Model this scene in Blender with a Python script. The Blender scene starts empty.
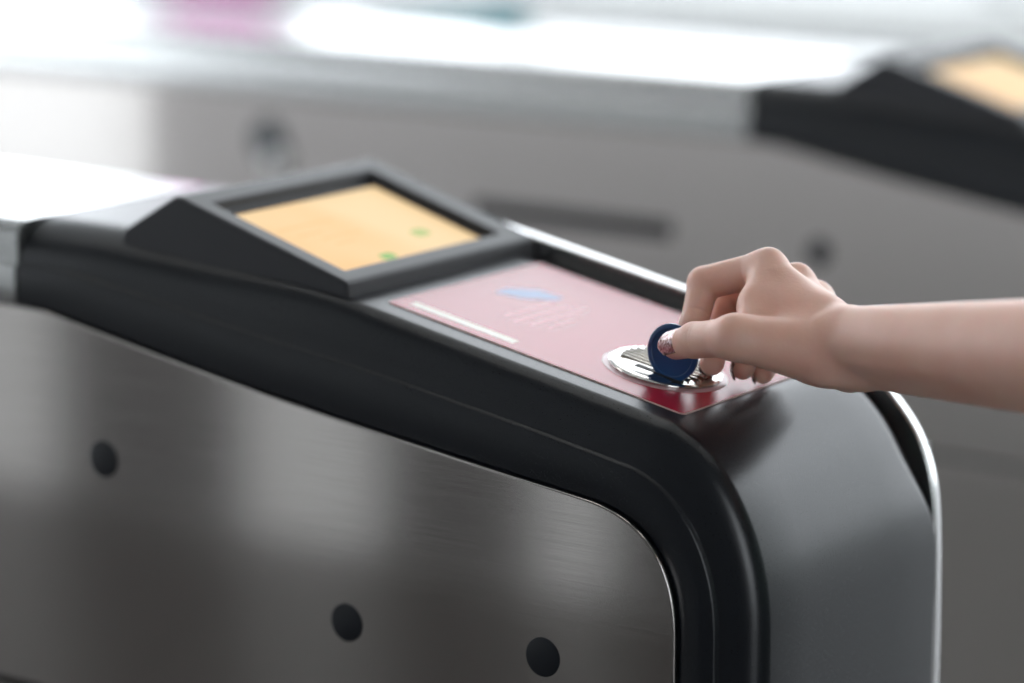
import bpy, bmesh, math
import numpy as np
from mathutils import Vector, Matrix

# ------------------------------------------------------------------ camera, world, light, exposure
sc = bpy.context.scene
COL = sc.collection
MM = 0.001
HZ = 950.0                      # mm: height of the token's centre above the hall floor
F_PX, PITCH, YAW = 3137.7, 0.20597, 0.61651
vd = Vector((-math.sin(YAW)*math.cos(PITCH), math.cos(YAW)*math.cos(PITCH), -math.sin(PITCH)))
vr = vd.cross(Vector((0, 0, 1))).normalized()
vu = vr.cross(vd)
CAM = Vector((837.9, -1324.3, 333.0 + HZ))*MM
cam_data = bpy.data.cameras.new('camera')
cam = bpy.data.objects.new('camera', cam_data)
COL.objects.link(cam)
rot = Matrix((vr, vu, -vd)).transposed()
cam.matrix_world = Matrix.Translation(CAM) @ rot.to_4x4()
cam_data.sensor_width = 36.0
cam_data.lens = F_PX/1024*36.0
cam_data.clip_start = 0.05
cam_data.dof.use_dof = True
cam_data.dof.focus_distance = 1.575
cam_data.dof.aperture_fstop = 2.55
cam_data.dof.aperture_blades = 0
sc.camera = cam

sc.view_settings.view_transform = 'Standard'
sc.view_settings.look = 'None'
sc.view_settings.gamma = 1.0
sc.view_settings.use_curve_mapping = False
sc.view_settings.exposure = 0.3
sc.cycles.use_denoising = True
sc.cycles.max_bounces = 8
sc.cycles.sample_clamp_indirect = 6.0

world = bpy.data.worlds.new('overcast_sky')
sc.world = world
world.use_nodes = True
bg = world.node_tree.nodes['Background']
bg.inputs[0].default_value = (0.9, 0.95, 1.0, 1)
bg.inputs[1].default_value = 3.4

def area_light(name, loc, size, power, color, rotation):
    l = bpy.data.lights.new(name, 'AREA')
    l.shape = 'RECTANGLE'; l.size, l.size_y = size
    l.energy = power; l.color = color
    o = bpy.data.objects.new(name, l); COL.objects.link(o)
    o.location = loc; o.rotation_euler = rotation
    return o

# ------------------------------------------------------------------ helpers
def V(x, y, z):
    return (x*MM, y*MM, (z + HZ)*MM)

def mat(name, color, rough=0.5, metal=0.0, **kw):
    m = bpy.data.materials.new(name); m.use_nodes = True
    b = m.node_tree.nodes['Principled BSDF']
    b.inputs['Base Color'].default_value = (*color, 1)
    b.inputs['Roughness'].default_value = rough
    b.inputs['Metallic'].default_value = metal
    for k, v in kw.items():
        b.inputs[k].default_value = v
    return m

def nodes(m):
    return m.node_tree.nodes, m.node_tree.links, m.node_tree.nodes['Principled BSDF']

def add_noise(m, scale, vec_scale=(1, 1, 1), rough=None, bump=None, color=None, detail=4.0):
    """procedural grain: object-space noise driving roughness / bump / colour"""
    n, l, b = nodes(m)
    tc = n.new('ShaderNodeTexCoord'); mp = n.new('ShaderNodeMapping')
    mp.inputs['Scale'].default_value = vec_scale
    nz = n.new('ShaderNodeTexNoise'); nz.inputs['Scale'].default_value = scale
    nz.inputs['Detail'].default_value = detail
    l.new(tc.outputs['Object'], mp.inputs[0]); l.new(mp.outputs[0], nz.inputs['Vector'])
    if rough:
        mr = n.new('ShaderNodeMapRange')
        mr.inputs['From Min'].default_value = 0.3; mr.inputs['From Max'].default_value = 0.7
        mr.inputs['To Min'].default_value, mr.inputs['To Max'].default_value = rough
        l.new(nz.outputs['Fac'], mr.inputs['Value']); l.new(mr.outputs[0], b.inputs['Roughness'])
    if bump:
        bp = n.new('ShaderNodeBump'); bp.inputs['Strength'].default_value = bump[0]
        bp.inputs['Distance'].default_value = bump[1]
        l.new(nz.outputs['Fac'], bp.inputs['Height']); l.new(bp.outputs[0], b.inputs['Normal'])
    if color:
        r = n.new('ShaderNodeValToRGB')
        r.color_ramp.elements[0].position = 0.32; r.color_ramp.elements[1].position = 0.68
        r.color_ramp.elements[0].color = (*color[0], 1); r.color_ramp.elements[1].color = (*color[1], 1)
        l.new(nz.outputs['Fac'], r.inputs[0]); l.new(r.outputs[0], b.inputs['Base Color'])
    return m

def emit(name, color, strength):
    m = mat(name, (0, 0, 0), 0.5)
    b = m.node_tree.nodes['Principled BSDF']
    b.inputs['Emission Color'].default_value = (*color, 1)
    b.inputs['Emission Strength'].default_value = strength
    return m

def link(name, me, m, parent=None, smooth=True):
    o = bpy.data.objects.new(name, me); COL.objects.link(o)
    if m: me.materials.append(m)
    if smooth:
        me.polygons.foreach_set('use_smooth', [True]*len(me.polygons))
    if parent: o.parent = parent
    return o

def mesh(name, verts, faces):
    me = bpy.data.meshes.new(name); me.from_pydata(verts, [], faces); me.update()
    bm = bmesh.new(); bm.from_mesh(me)
    bmesh.ops.recalc_face_normals(bm, faces=bm.faces)
    bm.to_mesh(me); bm.free()
    return me

def autosmooth(me, ang=35):
    """smooth shading with sharp edges above the angle"""
    bm = bmesh.new(); bm.from_mesh(me)
    a = math.radians(ang)
    for f in bm.faces: f.smooth = True
    for e in bm.edges:
        if len(e.link_faces) == 2 and e.calc_face_angle(0) > a: e.smooth = False
    bm.to_mesh(me); bm.free()

def weighted(o):
    w = o.modifiers.new('weighted_normals', 'WEIGHTED_NORMAL'); w.keep_sharp = True; w.weight = 100; w.mode = 'FACE_AREA'
    return o

def prism(name, m, parent, outline, y0, y1, bevel=0.0, seg=2, ang=25):
    """outline in (x,z) mm extruded from y0 to y1, edges bevelled in the mesh"""
    n = len(outline)
    vs = [V(x, y0, z) for x, z in outline] + [V(x, y1, z) for x, z in outline]
    fs = [tuple(range(n)), tuple(range(2*n-1, n-1, -1))]
    fs += [(i, (i+1) % n, n+(i+1) % n, n+i) for i in range(n)]
    me = mesh(name, vs, fs)
    if bevel:
        bm = bmesh.new(); bm.from_mesh(me)
        es = [e for e in bm.edges if e.calc_face_angle(0) > math.radians(ang)]
        bmesh.ops.bevel(bm, geom=es, offset=bevel*MM, segments=seg, profile=0.5, affect='EDGES', clamp_overlap=True)
        bm.to_mesh(me); bm.free()
    o = link(name, me, m, parent); autosmooth(me)
    return weighted(o) if bevel else o

def box(name, m, parent, x, y, z, bevel=0.0, seg=2, fn=V):
    vs = [fn(a, b, c) for a in x for b in y for c in z]
    fs = [(0, 1, 3, 2), (4, 6, 7, 5), (0, 4, 5, 1), (2, 3, 7, 6), (0, 2, 6, 4), (1, 5, 7, 3)]
    me = mesh(name, vs, fs)
    if bevel:
        bm = bmesh.new(); bm.from_mesh(me)
        bmesh.ops.bevel(bm, geom=bm.edges[:], offset=bevel*MM, segments=seg, profile=0.5, affect='EDGES', clamp_overlap=True)
        bm.to_mesh(me); bm.free()
    o = link(name, me, m, parent); autosmooth(me)
    return weighted(o) if bevel else o

def grid_faces(nu, nv, closed_v=False):
    fs = []
    for i in range(nu-1):
        for j in range(nv if closed_v else nv-1):
            k = (j+1) % nv
            fs.append((i*nv+j, i*nv+k, (i+1)*nv+k, (i+1)*nv+j))
    return fs

def lathe(name, m, parent, prof, fn, seg=64):
    """prof: list of (radius, height) mm around a local axis; fn(u, v, h) -> world point"""
    vs = []
    for r, h in prof:
        for k in range(seg):
            a = 2*math.pi*k/seg
            vs.append(fn(r*math.cos(a), r*math.sin(a), h))
    fs = grid_faces(len(prof), seg, True)
    fs.append(tuple(range(seg))); fs.append(tuple(range((len(prof)-1)*seg, len(prof)*seg)))
    me = mesh(name, vs, fs); o = link(name, me, m, parent); autosmooth(me, 40)
    return o

def tag(o, label, cat, group=None, kind=None):
    if label: o['label'] = label
    if cat: o['category'] = cat
    if group: o['group'] = group
    if kind: o['kind'] = kind
    return o

def empty(name, loc):
    o = bpy.data.objects.new(name, None); COL.objects.link(o); o.location = loc
    return o

def bez(p0, p1, p2, p3, n):
    out = []
    for i in range(n):
        t = i/(n-1); s = 1-t
        out.append(tuple(s**3*a+3*s*s*t*b+3*s*t*t*c+t**3*d for a, b, c, d in zip(p0, p1, p2, p3)))
    return out

# ------------------------------------------------------------------ materials
M = {}
M['steel'] = add_noise(mat('brushed_steel', (0.57, 0.535, 0.52), 0.3, 1.0, Anisotropic=0.2), 120, (0.12, 1, 9), rough=(0.07, 0.1), bump=(0.01, 0.0002))
M['steel_far'] = mat('polished_steel_rim', (0.7, 0.7, 0.7), 0.18, 1.0)
M['silver'] = add_noise(mat('satin_silver_cover', (0.62, 0.63, 0.63), 0.18, 0.9), 3, rough=(0.16, 0.2))
M['black'] = add_noise(mat('black_satin_plastic', (0.007, 0.009, 0.013), 0.3, 0.0), 1400, rough=(0.27, 0.33), bump=(0.08, 0.0002), detail=2)
M['bezel'] = add_noise(mat('charcoal_bezel_plastic', (0.022, 0.023, 0.028), 0.45, 0.0), 1500, rough=(0.4, 0.5), bump=(0.1, 0.0002), detail=2)
M['dark'] = mat('dark_gap', (0.006, 0.006, 0.007), 0.6)
M['plug'] = mat('black_sensor_lens', (0.006, 0.008, 0.012), 0.3)
M['red'] = add_noise(mat('red_laminate', (0.42, 0.012, 0.035), 0.27, 0.0, **{'Specular IOR Level': 0.36}), 3, rough=(0.25, 0.29), color=((0.36, 0.009, 0.028), (0.46, 0.016, 0.045)))
M['redge'] = mat('pale_laminate_edge', (0.6, 0.42, 0.4), 0.4)
M['print_white'] = mat('white_print', (0.75, 0.72, 0.62), 0.3)
M['print_blue'] = mat('blue_print', (0.06, 0.16, 0.42), 0.3)
M['print_pale'] = mat('pale_pink_print', (0.55, 0.12, 0.15), 0.28)
M['chrome'] = mat('polished_chrome', (0.6, 0.58, 0.56), 0.07, 1.0)
M['ribs'] = mat('ribbed_steel', (0.42, 0.39, 0.34), 0.16, 1.0)
M['ring'] = mat('clear_washer', (0.5, 0.3, 0.32), 0.2, 0.0)
M['token'] = add_noise(mat('blue_token_plastic', (0.008, 0.055, 0.17), 0.32, 0.0), 900, bump=(0.05, 0.0001))
M['slate'] = mat('slate_plastic', (0.12, 0.13, 0.14), 0.4)
M['knob'] = mat('knob_glint_white', (0.85, 0.86, 0.86), 0.15)  # white colour stands in for the bright glint on the knob
M['bounce'] = mat('pale_grey_bounce', (0.5, 0.5, 0.5), 0.4)  # for the added sheet that bounces light onto the second gate
M['plinth'] = mat('dark_plinth', (0.05, 0.05, 0.055), 0.4)

# ------------------------------------------------------------------ hall (the setting)
def struct(o):
    o['kind'] = 'structure'; return o
X0, X1, Y0, Y1, ZC = -14000, 7000, -2430, 9800, 7600
M['floor'] = add_noise(mat('polished_terrazzo', (0.6, 0.6, 0.6), 0.14, 0.0), 6, color=((0.52, 0.53, 0.53), (0.64, 0.64, 0.63)))
M['ceil'] = mat('white_ceiling', (0.5, 0.5, 0.5), 0.8)
M['wall'] = mat('grey_wall', (0.06, 0.058, 0.056), 0.6)
M['wall_right'] = mat('green_grey_wall', (0.1, 0.135, 0.1), 0.6)
M['wall_pale'] = mat('pale_wall', (0.55, 0.56, 0.55), 0.6)
M['frame'] = mat('white_window_frame', (0.6, 0.62, 0.63), 0.4)
fl = struct(box('floor', M['floor'], None, (X0, 420), (-70, Y1), (-HZ-60, -HZ)))
M['floor_dark'] = add_noise(mat('dark_reflection_floor', (0.04, 0.038, 0.036), 0.3, 0.0), 60, color=((0.055, 0.05, 0.047), (0.09, 0.082, 0.078)))  # unseen dark floor, added to darken what the gate steel reflects
box('dark_floor_strip', M['floor_dark'], fl, (X0, X1), (Y0, -70), (-HZ-60, -HZ))
box('dark_floor_strip', M['floor_dark'], fl, (420, X1), (-70, Y1), (-HZ-60, -HZ))
M['ground'] = add_noise(mat('pale_concrete', (0.55, 0.56, 0.55), 0.8), 2, color=((0.5, 0.51, 0.5), (0.62, 0.63, 0.62)))
struct(box('ground', M['ground'], None, (-60000, 50000), (-50000, 60000), (-HZ-160, -HZ-70)))
ceil = struct(box('ceiling', M['ceil'], None, (X0, X1), (Y0, Y1), (ZC, ZC+80)))
M['fill_glow'] = emit('ceiling_fill', (1.0, 0.97, 0.92), 3.0)  # glow of unseen ceiling panels, added as fill light from above
for x in (-5500, -2500, 500, 3500):
    for y in (-1200, 1000, 3600, 6400):
        box('fill_panel', M['fill_glow'], ceil, (x-770, x+770), (y-290, y+290), (ZC-60, ZC), 5)
struct(box('wall_right', M['wall_right'], None, (X1, X1+120), (Y0, Y1), (-HZ, ZC)))
# near wall: piers between full-height openings
wn = struct(empty('wall_near', V(0, Y0, -HZ)))
gaps = [(-14000, -3850), (2100, 4300)]  # right-hand gap is added to let fill light reach the hand
edge = [g for p in gaps for g in p][1:] + [X1]
for a, b in zip(edge[0::2], edge[1::2]):
    o = box('pier', M['wall'], None, (a, b), (Y0-140, Y0), (-HZ, ZC), 4)
    o.data.transform(Matrix.Translation(wn.location).inverted()); o.parent = wn
for a, b in ((-2900, -2620), (-2230, -1960), (-1680, -1540)):      # unseen pale strips, added as bright patches for the side panel to reflect
    o = box('reflection_strip', M['wall_pale'], None, (a, b), (Y0, Y0+12), (-HZ, 2600), 2)
    o.data.transform(Matrix.Translation(wn.location).inverted()); o.parent = wn
for a, b in gaps:
    o = box('lintel', M['wall'], None, (a-2, b+2), (Y0-130, Y0-10), (1900, ZC), 4)
    o.data.transform(Matrix.Translation(wn.location).inverted()); o.parent = wn

# two glazed sides: frames only carry panes of clear glass, daylight comes through them
def window_side(name, axis, at, a0, a1, n, z0, z1):
    root = struct(empty(name, V(*((at, (a0+a1)/2, -HZ) if axis == 'x' else ((a0+a1)/2, at, -HZ)))))
    inv = Matrix.Translation(root.location).inverted()
    def put(nm, u, z, d, m, bev=0):
        x, y = ((at-d, at+d), u) if axis == 'x' else (u, (at-d, at+d))
        o = box(nm, m, None, x, y, z, bev)
        o.data.transform(inv); o.parent = root
    put('sill', (a0, a1), (-HZ, z0), 70, M['wall_pale'])
    put('head', (a0, a1), (z1, ZC), 70, M['wall_pale'])
    w = (a1-a0)/n
    for i in range(n+1):
        put('mullion', (a0+i*w-45, a0+i*w+45), (z0, z1), 55, M['frame'])
    put('transom', (a0, a1), (z0+(z1-z0)*.42-35, z0+(z1-z0)*.42+35), 50, M['frame'])
window_side('window_1', 'y', Y1, X0, X1, 9, -HZ+120, ZC-250)
window_side('window_2', 'x', X0, Y0, Y1, 6, -HZ+120, ZC-250)

# ------------------------------------------------------------------ ticket gate
TAN = math.tan(math.radians(11.0)); CS, SN = math.cos(math.radians(11.0)), math.sin(math.radians(11.0))
def S(x, y, h):
    """point on the sloped top: x along the gate, y across, h above the surface"""
    return V(x + h*SN, y, -17.0 - TAN*x + h*CS)

XS = -400.0                     # where the black cover starts
ZTOP = 37.0
def smooth_line(pts, n):
    """monotone sampling of a Catmull-Rom curve through pts"""
    p = np.array([pts[0]]+list(pts)+[pts[-1]], float); out = []
    m = len(pts)-1
    for i in range(n):
        s = i/(n-1)*m; k = min(int(s), m-1); t = s-k
        a, b, c, d = p[k], p[k+1], p[k+2], p[k+3]
        out.append(tuple(0.5*((2*b)+(-a+c)*t+(2*a-5*b+4*c-d)*t*t+(-a+3*b-3*c+d)*t**3)))
    return out
tops = [(XS, ZTOP), (-368, 37), (-335, 36), (-304, 33), (-270, 29), (-240, 25.5), (-205, 21.5), (-173, 16.7), (-120, 6.3), (-60, -5.4), (28, -22.4)]
P_TOP = smooth_line(tops, 60)[:-1] + bez((28, -22.4), (58, -28.2), (88, -70), (88, -122), 28)[:-1] + [(88, z) for z in (-122, -160, -300, -600, -HZ+4)]
steel_edge = [(XS, -10.2), (-386, -10.3), (-373, -11.2), (-350, -15.5), (-272, -28.7), (-200, -39.8), (-127, -49.6), (-70, -57), (-26, -62.2), (-8, -64.5)]
arc = bez((-8, -64.5), (24, -69), (44.5, -88), (44.5, -128), 28)
P_SIDE = smooth_line(steel_edge, 60)[:-1] + arc[:-1] + [(44.5, z) for z in (-128, -160, -300, -600, -HZ+4)]

def section(flat1, flat0=-46.0, tr=0.42):
    s = [(1.10, -57.0), (1.04, -61.0), (0.98, -62.0), (0.75, -62.2), (0.55, -62.0), (0.53, -61.2), (0.515, -59.9), (0.505, -59.3)]
    for k in range(1, 13):
        a = k/12*math.pi/2
        s.append((tr*(1-math.sin(a)), flat0-(59.2+flat0)*math.cos(a)))
    for y in (-10, 20, 50, 80): s.append((0.0, y))
    q = (126-flat1)/23.0
    for k in range(0, 11):
        a = k/10*math.pi/2
        s.append((0.42*q*(1-math.cos(a)), flat1+(126-flat1)*math.sin(a)))
    s += [(0.8, 126.5), (1.1, 126.5)]
    return s

def sweep(name, m, parent, tops, sides, **sk):
    vs = []
    for (px, pz), (qx, qz) in zip(tops, sides):
        k = min(1.0, max(0.0, (-60.0-pz)/55.0)); k = k*k*(3-2*k)
        g = min(1.0, max(0.0, (px+340.0)/170.0)); g = g*g*(3-2*g)
        SEC = section(103.0+21.5*k, **(sk or dict(flat0=-27.0-19.0*g, tr=0.5-0.08*g)))
        for t, y in SEC:
            vs.append(V(px+(qx-px)*t, y, pz+(qz-pz)*t))
    n = len(SEC)
    fs = grid_faces(len(tops), n)
    fs.append(tuple(range(n))); fs.append(tuple(range((len(tops)-1)*n, len(tops)*n)))
    me = mesh(name, vs, fs); o = link(name, me, m, parent); autosmooth(me, 50)
    return o

def rrect(x0, x1, y0, y1, r, n=6):
    out = []
    for cx, cy, a0 in ((x1-r, y1-r, 0), (x0+r, y1-r, 90), (x0+r, y0+r, 180), (x1-r, y0+r, 270)):
        for k in range(n+1):
            a = math.radians(a0+90*k/n); out.append((cx+r*math.cos(a), cy+r*math.sin(a)))
    return out

def plate(name, m, parent, outline, h0, h1, fn=S):
    n = len(outline)
    vs = [fn(x, y, h0) for x, y in outline]+[fn(x, y, h1) for x, y in outline]
    fs = [tuple(range(n)), tuple(range(n, 2*n))]+[(i, (i+1) % n, n+(i+1) % n, n+i) for i in range(n)]
    me = mesh(name, vs, fs); o = link(name, me, m, parent); autosmooth(me, 30)
    return o

XB = -1560.0                    # rear end of the gate
def make_gate():
    root = empty('ticket_gate', V(0, 0, -HZ))
    parts = []
    # inner carcass
    box('body', M['dark'], root, (XB+20, 40), (-56, 122), (-HZ+2, -80))
    box('plinth', M['plinth'], root, (XB+10, 60), (-60, 132), (-HZ, -HZ+70), 3)
    # near side panels
    up = [(XB, -10.2), (XS-60, -10.2)] + P_SIDE[:-5] + [(44.5, -128), (44.5, -233), (XB, -233)]
    prism('side_panel', M['steel'], root, up, -66, -62.6, 1.1, 3, 40)
    box('lower_side_panel', M['steel'], root, (XB, 44.5), (-66, -62.6), (-HZ+72, -237), 1.0)
    for x, z in ((-333.5, -90), (-161.5, -155), (-34.5, -151)):
        lathe('sensor_window', M['plug'], root, [(0.5, 0.0), (9.6, 0.0), (10.4, -0.15), (10.6, -0.6), (10.6, -5)], lambda u, v, h, x=x, z=z: V(x+u, -66.5-h, z+v), 40)
    box('card_slot', M['dark'], root, (-660, -466), (-67.5, -63), (-94, -79), 2)
    lk = lathe('lock_plate', M['slate'], root, [(0.5, 2), (20, 2), (21, 1), (21, 0)], lambda u, v, h: V(-876+u, -66-h, -50+v), 32)
    lathe('lock_knob', M['knob'], lk, [(0.5, 15), (5, 14.2), (9, 11.5), (12, 6), (12.5, 1)], lambda u, v, h: V(-866+u, -66-h, -66+v), 32)
    # covers
    sweep('top_cover', M['black'], root, P_TOP, P_SIDE)
    xs = [XS-1.8-(XS-1.8-XB)*k/10 for k in range(11)]
    sweep('rear_cover', M['silver'], root, [(x, ZTOP) for x in xs], [(x, -10.2) for x in xs], flat0=-48.0, tr=0.2)
    # far side panel standing proud of the cover
    far = [(XB, 26), (-345, 26), (-318, 27.5), (-290, 31.8), (-250, 34.0), (-222, 33), (-145, 18.9), (-71, 4.4), (0, -9.4), (22, -14.5), (40, -23), (55, -35), (71, -53), (80, -71), (85.0, -92), (86.8, -120), (87.5, -160), (87.5, -HZ+4), (XB, -HZ+4)]
    mid = smooth_line(far[1:16], 70)
    prism('far_side_panel', M['steel_far'], root, [far[0]]+mid+far[16:], 127.2, 135, 1.6, 3, 30)
    box('far_bounce_sheet', M['bounce'], root, (XB+4, 78), (134.8, 136.4), (-HZ+75, -62), 0.6)  # added pale sheet, brightens the reflection in the second gate's side panel
    # display housing: wedge with a recessed screen
    A = (-173.5, 25.0); B = (-290.0, 60.0)
    dl = math.hypot(B[0]-A[0], B[1]-A[1]); ux, uz = (B[0]-A[0])/dl, (B[1]-A[1])/dl
    def D(s, y, h):               # s up the display from its front edge, h out of its face
        return V(A[0]+ux*s+uz*h, y, A[1]+uz*s-ux*h)
    o_y0, o_y1, i_y0, i_y1, i_s0, i_s1 = -48, 126, -34, 106, 13, 108
    side = [(A[0]+1, 10), (A[0], A[1]), B, (B[0]-4, 59.5), (-332, 37.5), (-336, 20)]
    n = len(side)
    vs, fs = [], []
    for y in (o_y0, o_y1):
        vs += [V(x, y, z) for x, z in side]
    for i in range(n):
        j = (i+1) % n
        if i == 1: continue       # top face carries the opening
        fs.append((i, j, n+j, n+i))
    fs += [tuple(range(n)), tuple(range(2*n-1, n-1, -1))]
    k = len(vs)
    vs += [D(i_s0, i_y0, 0), D(i_s0, i_y1, 0), D(i_s1, i_y1, 0), D(i_s1, i_y0, 0)]
    vs += [D(i_s0+1, i_y0+1, -6), D(i_s0+1, i_y1-1, -6), D(i_s1-1, i_y1-1, -6), D(i_s1-1, i_y0+1, -6)]
    c = [1, n+1, n+2, 2]          # outer corners in the same order
    for i in range(4):
        j = (i+1) % 4
        fs.append((c[i], c[j], k+j, k+i)); fs.append((k+i, k+j, k+4+j, k+4+i))
    fs.append((k+4, k+5, k+6, k+7))
    me = mesh('display_housing', vs, fs)
    bm = bmesh.new(); bm.from_mesh(me)
    es = [e for e in bm.edges if e.calc_face_angle(0) > math.radians(20)]
    bmesh.ops.bevel(bm, geom=es, offset=2.2*MM, segments=3, profile=0.5, affect='EDGES', clamp_overlap=True)
    bm.to_mesh(me); bm.free()
    hs = weighted(link('display_housing', me, M['bezel'], root)); autosmooth(me, 40)
    scr = plate('screen', M['screen'], hs, rrect(i_s0+4, i_s1-9, i_y0+5, i_y1-6, 1), -5.9, -5.2, lambda s, y, h: D(s, y, h))
    scr['label'] = 'lit amber screen'
    def icon(pts, m): plate('screen_icon', m, hs, pts, -5.19, -5.1, lambda s, y, h: D(s, y, h))
    icon(rrect(20, 27, 13, 25, 2.5), M['icon_green']); icon(rrect(35, 44, 62, 76, 3.5), M['icon_green2'])
    for s, y0, y1 in ((72, -18, 30), (62, -12, 10), (54, 0, 34), (46, 2, 20)):
        icon(rrect(s, s+2.2, y0, y1, 0.8), M['icon_text'])
    # instruction laminate on the slope
    pe = plate('instruction_panel', M['redge'], root, rrect(-158, 28.3, -34, 107.5, 3), -0.4, 0.55)
    pr = plate('panel_print', M['red'], pe, rrect(-157.2, 27.5, -33.2, 106.7, 2.6), 0.5, 0.72)
    plate('white_strip', M['print_white'], pe, rrect(-149, -82, -26, -19.5, 1), 0.7, 0.78)
    plate('blue_arrow', M['print_blue'], pe, [(-138, 36), (-124, 42), (-112, 58), (-113, 66), (-128, 64), (-139, 50)], 0.7, 0.78)
    for x0, x1, y0, y1 in ((-112, -109.5, 6, 50), (-104, -101.5, 4, 56), (-96, -93.5, 8, 62), (-88, -86, 14, 40)):
        plate('pale_lettering', M['print_pale'], pe, rrect(x0, x1, y0, y1, 1), 0.7, 0.76)
    # token reader
    cx, cy, R = -15.0, 16.0, 29.5
    def T(u, v, h): return S(cx+u, cy+v, h)
    lathe('washer', M['ring'], root, [(R-2, 0.5), (R+2.6, 0.5), (R+3.2, 0.7), (R+2.9, 1.0), (R-2, 1.4)], T, 72)
    rd = lathe('token_reader', M['chrome'], root, [(R-1, 0.5), (R, 1.0), (R+0.3, 1.7), (R+0.1, 2.4), (R-0.8, 2.9), (R-2.0, 3.2), (R-3.2, 3.0), (R-4.5, 3.2), (R-9, 3.7), (R-15, 4.0), (6, 4.1), (0.5, 4.1)], T, 96)
    # ribbed strip plate on the far part of the reader, cut to the disc
    vs, fs = [], []
    v = -12.0
    while v < 24:
        w = 3.4
        half = math.sqrt(max(0.0, 24.0**2-max(abs(v), abs(v+w))**2))
        b = len(vs)
        for h in (3.2, 4.75):
            ww = 0.0 if h < 4 else 1.3
            for (uu, vv) in ((-half, v+ww), (half, v+ww), (half, v+w-ww), (-half, v+w-ww)):
                vs.append(T(uu, vv, h))
        fs += [(b, b+1, b+2, b+3), (b+4, b+5, b+6, b+7)]+[(b+i, b+(i+1) % 4, b+4+(i+1) % 4, b+4+i) for i in range(4)]
        v += 4.3
    link('ribbed_insert', mesh('ribbed_insert', vs, fs), M['ribs'], rd, False)
    box('coin_slot', M['dark'], rd, (-8, 20), (-17.9, -13.9), (1, 4.15), 0, fn=lambda a, b, c: T(a, b, c))  # solid block, its black colour stands for the shade inside the slot
    # children are authored in world space: bring them under the root
    inv = Matrix.Translation(root.location).inverted()
    for o in root.children_recursive:
        if o.type == 'MESH': o.data.transform(inv)
    return root

def screen_material():
    m = emit('amber_screen', (1.0, 0.6, 0.2), 1.0)
    n, l, b = nodes(m)
    b.inputs['Roughness'].default_value = 0.5
    b.inputs['Specular IOR Level'].default_value = 0.2
    tc = n.new('ShaderNodeTexCoord'); nz = n.new('ShaderNodeTexNoise'); nz.inputs['Scale'].default_value = 9
    nz.inputs['Detail'].default_value = 1
    r = n.new('ShaderNodeValToRGB')
    r.color_ramp.elements[0].position = 0.35; r.color_ramp.elements[1].position = 0.6
    r.color_ramp.elements[0].color = (1.0, 0.48, 0.12, 1); r.color_ramp.elements[1].color = (1.0, 0.72, 0.38, 1)
    l.new(tc.outputs['Object'], nz.inputs['Vector']); l.new(nz.outputs['Fac'], r.inputs[0])
    l.new(r.outputs[0], b.inputs['Emission Color'])
    b.inputs['Emission Strength'].default_value = 0.74
    return m
M['screen'] = screen_material()
M['icon_green'] = emit('green_icon', (0.2, 0.55, 0.06), 0.6)
M['icon_green2'] = emit('pale_green_icon', (0.5, 0.65, 0.15), 0.6)
M['icon_text'] = emit('screen_text', (1.0, 0.55, 0.2), 0.72)

def copy_tree(o, parent=None):
    c = o.copy(); COL.objects.link(c); c.parent = parent
    for ch in o.children: copy_tree(ch, c)
    return c

gate = make_gate()
gate2 = copy_tree(gate); gate2.location.y += 0.800
G = 'row of ticket gates'
tag(gate, 'near ticket gate in sharp focus whose chrome reader takes the blue token', 'ticket gate', G)
tag(gate2, 'blurred ticket gate directly behind the near one, screen at upper right', 'ticket gate', G)

# ------------------------------------------------------------------ token
def make_token():
    prof = [(0.3, -0.7), (12.2, -0.7), (12.6, -1.1), (14.4, -1.1), (15.0, -0.7), (15.0, 0.7), (14.4, 1.1), (12.6, 1.1), (12.2, 0.7), (0.3, 0.7)]
    o = lathe('token', M['token'], None, prof, lambda u, v, h: (u*MM, h*MM, v*MM), 96)
    o.location = V(0, 0, 0.3)
    return o
tag(make_token(), 'round blue plastic token pinched between thumb and forefinger', 'token')

# ------------------------------------------------------------------ arm and hand
def smin(a, b, k):
    h = np.clip(0.5+0.5*(b-a)/k, 0, 1)
    return b*(1-h)+a*h-k*h*(1-h)

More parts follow.
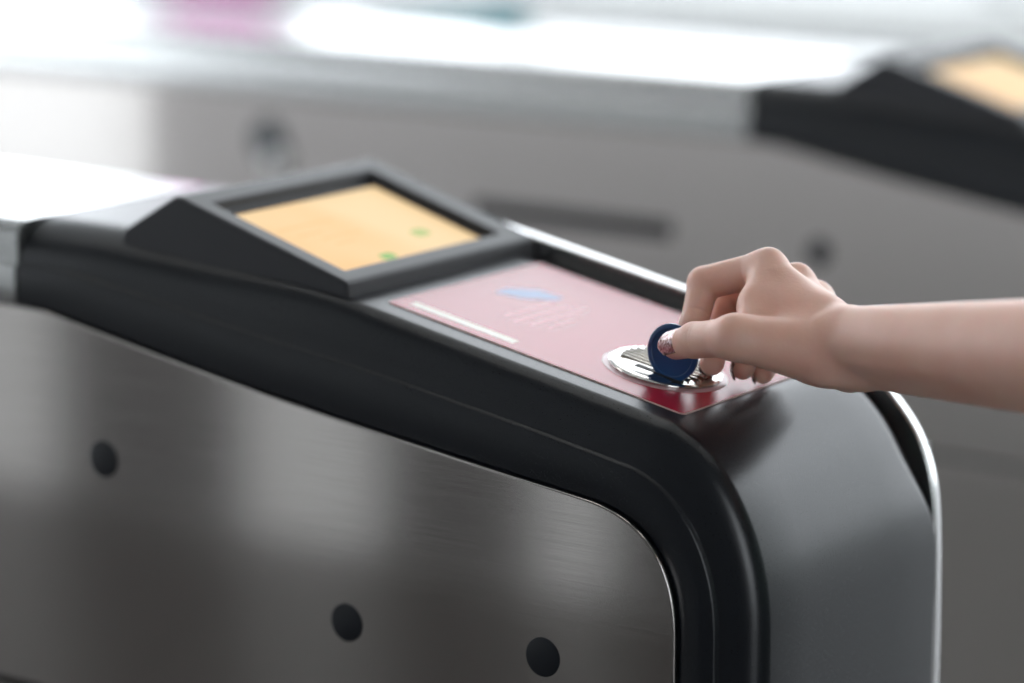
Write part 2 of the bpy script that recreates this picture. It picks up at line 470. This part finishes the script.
def build_hand():
    J = {k: np.array(v, float) for k, v in dict(
        wrist=(98.1, 10, 13.4), tcmc=(82.4, -5, 12.7), tmcp=(52.4, -26, 19), tip_=(22.4, -15, 12), ttip=(7.5, -8.9, 6.6),
        imcp=(35.7, 33, 43.0), ipip=(-0.5, 30, 31.6), idip=(3, 15, 12.4), itip=(2.8, 7.6, 0.3),
        mmcp=(42.4, 50, 33.0), mpip=(1.9, 50, 21.4), mdip=(6.5, 33, 5.2), mtip=(9.9, 22, -8.2),
        rmcp=(44.7, 66, 22.1), rpip=(12.4, 62, 9.5), rdip=(18.1, 44, -4.5), rtip=(24.8, 28, -9.7),
        lmcp=(48.8, 77, 7.5), lpip=(25.5, 70, -2.1), ldip=(24.9, 55, -10.8), ltip=(30.9, 38, -13.6)).items()}
    w = np.array((.22, .75, -.63)); w /= np.linalg.norm(w)
    fd = np.array((.945, -.30, .125)); fd /= np.linalg.norm(fd)
    W = J['wrist']; E = W+fd*240
    U = E+np.array((70, -20, 150.0))
    xs = np.concatenate([np.arange(-14, 70, .55), np.arange(70, 118, .8), 118+np.cumsum(np.linspace(.8, 5, 100))])
    ys = np.concatenate([np.arange(-140, -44, 2.0), np.arange(-44, 96, .65)]); zs = np.arange(-30, 70, .6)
    zs = np.concatenate([zs, 70+np.cumsum(np.linspace(.8, 6, 40))])
    Xg, Yg, Zg = np.meshgrid(xs.astype(np.float32), ys.astype(np.float32), zs.astype(np.float32), indexing='ij', sparse=True)
    shp = (len(xs), len(ys), len(zs)); BIG = np.float32(60)
    def rng(arr, lo, hi): 
        a, b = np.searchsorted(arr, lo), np.searchsorted(arr, hi); return slice(max(a-1, 0), min(b+1, len(arr)))
    def box_of(pts, r):
        p = np.array(pts); lo, hi = p.min(0)-r, p.max(0)+r
        return rng(xs, lo[0], hi[0]), rng(ys, lo[1], hi[1]), rng(zs, lo[2], hi[2])
    def cone(sl, a, b, r1, r2):
        ab = b-a; L2 = ab@ab
        px, py, pz = Xg[sl[0]]-a[0], Yg[:, sl[1]]-a[1], Zg[:, :, sl[2]]-a[2]
        t = np.clip((px*ab[0]+py*ab[1]+pz*ab[2])/L2, 0, 1)
        return np.sqrt((px-t*ab[0])**2+(py-t*ab[1])**2+(pz-t*ab[2])**2)-(r1+(r2-r1)*t)
    def group(prims, k, marg=14):
        """smooth union of cones; returns (slices, values)"""
        pts = [q for p in prims for q in (p[0], p[1])]
        rm = max(max(p[2], p[3]) for p in prims)
        sl = box_of(pts, rm+marg)
        d = None
        for a, b, r1, r2 in prims:
            c = cone(sl, a, b, r1, r2)
            d = c if d is None else smin(d, c, k)
        return sl, d
    # palm, wrist, forearm
    dn = np.cross(fd, w)                       # roughly the dorsal / palmar normal
    pr = []
    for nm, off, r0, r1 in (('imcp', -9, 15, 8.2), ('mmcp', -1, 15, 8.4), ('rmcp', 7, 14, 9.0), ('lmcp', 14, 13.5, 8.6)):
        pr.append((W+w*off-fd*6, J[nm], r0, r1))
    # flesh of the palm under the metacarpals
    pal = (J['imcp']+J['mmcp'])/2
    pr.append((W+np.array((-12, 4, -6.0)), np.array((52, 52, 14.0)), 15, 11))
    pr.append((W+np.array((-14, 24, -16.0)), np.array((58, 66, -2.0)), 13, 10))
    # thumb mound and first web
    pr.append((J['tcmc'], J['tmcp'], 14.5, 10.5))
    pr.append((J['tcmc']+np.array((-4, 8, -3.0)), J['tmcp']+np.array((2, 12, -3)), 14, 9.5))
    pr.append((W+np.array((-20, 2, 8.0)), np.array((44, 10, 28.0)), 13, 9))
    pr.append((np.array((48, 0, 22.0)), np.array((40, 22, 36.0)), 8.5, 8.5))
    # wrist and forearm: radius and ulna side by side
    pr.append((W-w*8+fd*8, E-w*9, 16.3, 29.5)); pr.append((W+w*9+fd*8, E+w*9, 15.8, 29.5))
    pr.append((E+fd*6, U, 30, 38))
    pr.append((W+np.array((-6, -9, -8.0)), W+np.array((4, -2, -7.0)), 10, 11))
    slp, palm = group(pr, 9)
    full = np.full(shp, BIG, np.float32); full[slp] = palm
    base = full.copy()
    fingers = [
        ([('imcp', 'ipip', 9.3, 8.7), ('ipip', 'idip', 8.2, 7.2), ('idip', 'itip', 7.2, 6.4)], 7),
        ([('mmcp', 'mpip', 9.4, 8.3), ('mpip', 'mdip', 8.2, 7.2), ('mdip', 'mtip', 7.2, 6.3)], 7),
        ([('rmcp', 'rpip', 9.0, 7.8), ('rpip', 'rdip', 7.7, 6.8), ('rdip', 'rtip', 6.8, 6.0)], 7),
        ([('lmcp', 'lpip', 8.4, 7.0), ('lpip', 'ldip', 6.9, 6.0), ('ldip', 'ltip', 6.0, 5.4)], 6),
        ([('tmcp', 'tip_', 10.0, 9.0), ('tip_', 'ttip', 8.9, 7.4)], 7),
    ]
    for segs, k in fingers:
        sl, d = group([(J[a], J[b], r1, r2) for a, b, r1, r2 in segs], 2.2)
        full[sl] = np.minimum(full[sl], smin(base[sl], d.astype(np.float32), k))
    # knuckle bumps
    for c, r in ((J['imcp']+np.array((1, 0, 4.5)), 4.0), (J['mmcp']+np.array((1, 0, 4.5)), 4.5), (W+np.array((-8, -13, 10.0)), 6.0)):
        sl = box_of([c], r+12); d = cone(sl, c, c+np.array((.01, 0, 0)), r, r)
        full[sl] = smin(full[sl], d.astype(np.float32), 4)
    # skin folds at the joints
    def crease(c, axis, amp, sig, rm):
        c = np.array(c, float); axis = np.array(axis, float)/np.linalg.norm(axis)
        sl = box_of([c], rm*1.8)
        px, py, pz = Xg[sl[0]]-c[0], Yg[:, sl[1]]-c[1], Zg[:, :, sl[2]]-c[2]
        q = px*axis[0]+py*axis[1]+pz*axis[2]
        d2 = px*px+py*py+pz*pz
        full[sl] += (amp*np.exp(-(q/sig)**2)*np.exp(-d2/rm**2)).astype(np.float32)
    ta = J['ttip']-J['tip_']; tn = np.array((.45, -.85, .4)); tn /= np.linalg.norm(tn)
    for o, am in ((1.0, .5), (-1.4, .35), (3.4, .3)):
        crease(J['tip_']+ta/np.linalg.norm(ta)*o+tn*8.5, ta, am, .7, 6)
    pa = J['ipip']-J['imcp']; pb = J['idip']-J['ipip']
    pal_ = np.array((.55, -.75, -.35)); pal_ /= np.linalg.norm(pal_)
    crease(J['ipip']+pal_*8, pa/np.linalg.norm(pa)+pb/np.linalg.norm(pb)*-.3, .7, .8, 6)
    crease(J['ipip']+pb*.5+pal_*7.5, pb, .45, .7, 5)
    crease(J['imcp']+pa*.35+pal_*8, pa, .5, .9, 6)
    # ---- surface nets
    s = full < 0
    nx, ny, nz = shp
    cnt = np.zeros((nx-1, ny-1, nz-1), np.int8)
    for i in (0, 1):
        for j in (0, 1):
            for k in (0, 1): cnt += s[i:nx-1+i, j:ny-1+j, k:nz-1+k]
    ci, cj, ck = np.nonzero((cnt > 0) & (cnt < 8))
    idx = -np.ones((nx-1, ny-1, nz-1), np.int32); idx[ci, cj, ck] = np.arange(len(ci))
    acc = np.zeros((len(ci), 3)); num = np.zeros(len(ci))
    corners = [(i, j, k) for i in (0, 1) for j in (0, 1) for k in (0, 1)]
    for A in corners:
        for B in corners:
            if sum(B) == sum(A)+1 and all(q >= p for p, q in zip(A, B)):
                va = full[ci+A[0], cj+A[1], ck+A[2]]; vb = full[ci+B[0], cj+B[1], ck+B[2]]
                c = (va < 0) != (vb < 0)
                t = np.where(c, va/(va-vb+1e-12), 0)
                pa = np.stack([xs[ci+A[0]], ys[cj+A[1]], zs[ck+A[2]]], 1); pb = np.stack([xs[ci+B[0]], ys[cj+B[1]], zs[ck+B[2]]], 1)
                acc += np.where(c[:, None], pa+(pb-pa)*t[:, None], 0); num += c
    verts = acc/num[:, None]
    quads = []
    for ax in range(3):
        a = [slice(None)]*3; b = [slice(None)]*3
        a[ax] = slice(0, -1); b[ax] = slice(1, None)
        e = s[tuple(a)] != s[tuple(b)]
        o1, o2 = [q for q in range(3) if q != ax]
        ii = np.array(np.nonzero(e)).T
        ok = (ii[:, o1] > 0) & (ii[:, o2] > 0) & (ii[:, o1] < shp[o1]-1) & (ii[:, o2] < shp[o2]-1)
        ii = ii[ok]
        q = []
        for d1, d2 in ((-1, -1), (0, -1), (0, 0), (-1, 0)):
            jj = ii.copy(); jj[:, o1] += d1; jj[:, o2] += d2
            q.append(idx[jj[:, 0], jj[:, 1], jj[:, 2]])
        q = np.stack(q, 1)
        inside = s[ii[:, 0], ii[:, 1], ii[:, 2]]
        flip = inside if ax != 1 else ~inside
        q[~flip] = q[~flip][:, ::-1]
        quads.append(q)
    quads = np.concatenate(quads)
    lab = np.arange(len(verts))
    for _ in range(400):
        lo = lab[quads].min(1); new = lab.copy()
        for c in range(4): np.minimum.at(new, quads[:, c], lo)
        new = new[new]
        if (new == lab).all(): break
        lab = new
    big = np.bincount(lab).argmax()
    quads = quads[lab[quads[:, 0]] == big]
    used = np.unique(quads); remap = np.zeros(len(verts), np.int64); remap[used] = np.arange(len(used))
    verts = verts[used]; quads = remap[quads]
    me = bpy.data.meshes.new('person')
    vv = verts.copy(); vv[:, 2] += HZ; vv *= MM
    me.vertices.add(len(vv)); me.vertices.foreach_set('co', vv.ravel())
    me.loops.add(len(quads)*4); me.loops.foreach_set('vertex_index', quads.ravel().astype(np.int32))
    me.polygons.add(len(quads)); me.polygons.foreach_set('loop_start', np.arange(len(quads))*4)
    me.polygons.foreach_set('loop_total', np.full(len(quads), 4))
    me.update(calc_edges=True); me.validate()
    o = link('person', me, M['skin'])
    sm = o.modifiers.new('smooth', 'SMOOTH'); sm.factor = 0.5; sm.iterations = 2
    return o, J

def skin_material():
    m = mat('skin', (0.60, 0.36, 0.28), 0.46)
    n, l, b = nodes(m)
    b.inputs['Subsurface Weight'].default_value = 0.35
    b.inputs['Subsurface Radius'].default_value = (1.0, 0.35, 0.2)
    b.inputs['Subsurface Scale'].default_value = 0.004
    add_noise(m, 38, bump=None, color=((0.74, 0.42, 0.325), (0.80, 0.50, 0.40)), detail=5)
    tc = n.new('ShaderNodeTexCoord'); vz = n.new('ShaderNodeTexNoise'); vz.inputs['Scale'].default_value = 420; vz.inputs['Detail'].default_value = 6
    bp = n.new('ShaderNodeBump'); bp.inputs['Strength'].default_value = 0.22; bp.inputs['Distance'].default_value = 0.0006
    l.new(tc.outputs['Object'], vz.inputs['Vector']); l.new(vz.outputs['Fac'], bp.inputs['Height']); l.new(bp.outputs[0], b.inputs['Normal'])
    return m
M['skin'] = skin_material()
def glitter_material():
    m = mat('glitter_polish', (0.75, 0.55, 0.52), 0.2, 0.6)
    n, l, b = nodes(m)
    tc = n.new('ShaderNodeTexCoord'); vo = n.new('ShaderNodeTexVoronoi'); vo.inputs['Scale'].default_value = 1100
    r = n.new('ShaderNodeValToRGB'); e = r.color_ramp.elements
    e[0].position = 0.0; e[0].color = (0.12, 0.05, 0.05, 1)
    e[1].position = 0.8; e[1].color = (0.7, 0.6, 0.62, 1)
    x = e.new(0.4); x.color = (0.3, 0.18, 0.17, 1)
    l.new(tc.outputs['Object'], vo.inputs['Vector']); l.new(vo.outputs['Color'], r.inputs[0]); l.new(r.outputs[0], b.inputs['Base Color'])
    nm = n.new('ShaderNodeBump'); nm.inputs['Strength'].default_value = 0.6; nm.inputs['Distance'].default_value = 0.0005
    l.new(vo.outputs['Color'], nm.inputs['Height']); l.new(nm.outputs[0], b.inputs['Normal'])
    return m
M['glitter'] = glitter_material()

hand, J = build_hand()
tag(hand, 'bare forearm and right hand reaching in to push a blue token into the slot', 'person')

def nail(base, tip, dorsal, r, wid, back, front, m):
    """curved nail plate lying on the dorsal side of a fingertip: base/tip are the last two joints"""
    ax = (tip-base)/np.linalg.norm(tip-base)
    do = np.array(dorsal, float); do -= ax*(do@ax); do /= np.linalg.norm(do)
    sd = np.cross(ax, do)
    nu, nv = 13, 11; top, bot = [], []
    for i in range(nu):
        s = i/(nu-1)
        for j in range(nv):
            q = (j/(nv-1)*2-1)
            # rounded ends
            edge = 1-max(0, (s-.55)/.45)**2.2*.3*q*q
            u = -back+(front+back)*(s*edge if s > .5 else s) + (q*q*1.6 if s < .15 else 0)*(1-s/.15)
            half = wid*(1-max(0, (s-.7)/.3)**2*.3)*(1-max(0, (.2-s)/.2)**2*.2)
            th = q*half/r
            drop = 0.0 if u < 0 else (u/(r*1.35))**2*r*0.42
            for lst, rr in ((top, r+.45), (bot, r-.35)):
                p = tip+ax*u+do*(rr*math.cos(th)-drop)+sd*(rr*math.sin(th))
                lst.append(V(*p))
    n = nu*nv
    fs = grid_faces(nu, nv)+[tuple(n+k for k in f) for f in grid_faces(nu, nv)]
    for i in range(nu-1):
        for j in (0, nv-1): fs.append((i*nv+j, (i+1)*nv+j, n+(i+1)*nv+j, n+i*nv+j))
    for j in range(nv-1):
        for i in (0, nu-1): fs.append((i*nv+j, i*nv+j+1, n+i*nv+j+1, n+i*nv+j))
    o = link('fingernail', mesh('fingernail', top+bot, fs), m, hand)
    o['label'] = 'glitter polished nail'
    return o
nail(J['tip_'], J['ttip'], (0.45, -0.85, 0.5), 7.7, 7.2, 13.0, 8.2, M['glitter'])
nail(J['idip'], J['itip'], (-.2, 1, .2), 6.6, 5.2, 4.5, 6.5, M['glitter'])
nail(J['mdip'], J['mtip'], (-.9, .5, -.2), 6.5, 5.2, 4.5, 6.5, M['glitter'])
nail(J['rdip'], J['rtip'], (-.75, -.5, -.1), 6.3, 5.2, 4.5, 8.0, M['glitter'])
nail(J['ldip'], J['ltip'], (-.75, -.5, -.1), 5.7, 4.6, 4.0, 7.2, M['glitter'])


# ------------------------------------------------------------------ things beyond the gates
M['rail'] = mat('brushed_rail', (0.5, 0.51, 0.52), 0.35, 1.0)
M['pink'] = mat('magenta_print', (0.8, 0.08, 0.5), 0.5)
M['board_white'] = mat('white_board', (0.8, 0.8, 0.8), 0.5)
M['teal'] = mat('teal_plastic', (0.05, 0.28, 0.34), 0.4)
M['grey_box'] = mat('pale_grey_sheet', (0.42, 0.44, 0.45), 0.4)
def local(root, *obs):
    inv = Matrix.Translation(root.location).inverted()
    for o in obs: o.data.transform(inv); o.parent = root
def tube(name, m, a, b, r, seg=20):
    a, b = Vector(a), Vector(b); d = (b-a).normalized()
    u = d.orthogonal().normalized(); w = d.cross(u)
    vs = []
    for p in (a, b):
        for k in range(seg):
            t = 2*math.pi*k/seg; q = p+u*(r*math.cos(t))+w*(r*math.sin(t)); vs.append(V(*q))
    fs = grid_faces(2, seg, True)+[tuple(range(seg)), tuple(range(seg, 2*seg))]
    o = link(name, mesh(name, vs, fs), m); autosmooth(o.data); return o
def on_floor_ray(px, py, Yd):
    """direction of a photo pixel, followed to the plane Y = Yd (mm)"""
    v = vd+vr*((px-512)/F_PX)-vu*((py-341.5)/F_PX)
    c = Vector((837.9, -1324.3, 333.0)); t = (Yd-c.y)/v.y
    return c+v*t
# steel guard rail
YR = 2400
a = on_floor_ray(420, 30, YR); b = on_floor_ray(1060, 40, YR); zr = (a.z+b.z)/2
rr = empty('guard_rail', V((a.x+b.x)/2, YR, -HZ))
ps = [tube('rail', M['rail'], (a.x-700, YR, zr), (b.x+900, YR, zr), 17)]
for x in (a.x-600, b.x+800):
    ps.append(tube('post', M['rail'], (x, YR, -HZ), (x, YR, zr-10), 19))
local(rr, *ps)
tag(rr, 'horizontal steel guard rail running blurred behind the second gate', 'guard rail')
# magenta advertising board standing on the floor beyond the second gate
YB = 2900
p, q = on_floor_ray(165, 10, YB), on_floor_ray(272, 10, YB)
rb = empty('advertising_board', V((p.x+q.x)/2, YB, -HZ))
bd = box('board', M['board_white'], None, (p.x-60, q.x+60), (YB, YB+25), (-HZ+150, 660), 4)
sheet = box('printed_sheet', M['pink'], None, (p.x, q.x), (YB-3, YB), (-HZ+420, 610), 0)
feet = [box('foot', M['slate'], None, (x-30, x+30), (YB-160, YB+185), (-HZ, -HZ+150), 5) for x in (p.x+20, q.x-20)]
local(rb, bd, sheet, *feet)
tag(rb, 'blurred magenta and white advertising board at the top left beyond the gates', 'advertising board')
# teal glass partition panel
p = on_floor_ray(352, 24, 1150)
rt = empty('partition_panel', V(p.x, 1285, -HZ))
pn = box('pane', M['teal'], None, (p.x-12, p.x+12), (1130, 1440), (-HZ+120, p.z), 3)
ft = [box('foot', M['slate'], None, (p.x-60, p.x+60), (y-25, y+25), (-HZ, -HZ+121), 4) for y in (1190, 1380)]
local(rt, pn, *ft)
tag(rt, 'blurred teal panel standing behind the second gate near the top edge', 'partition')
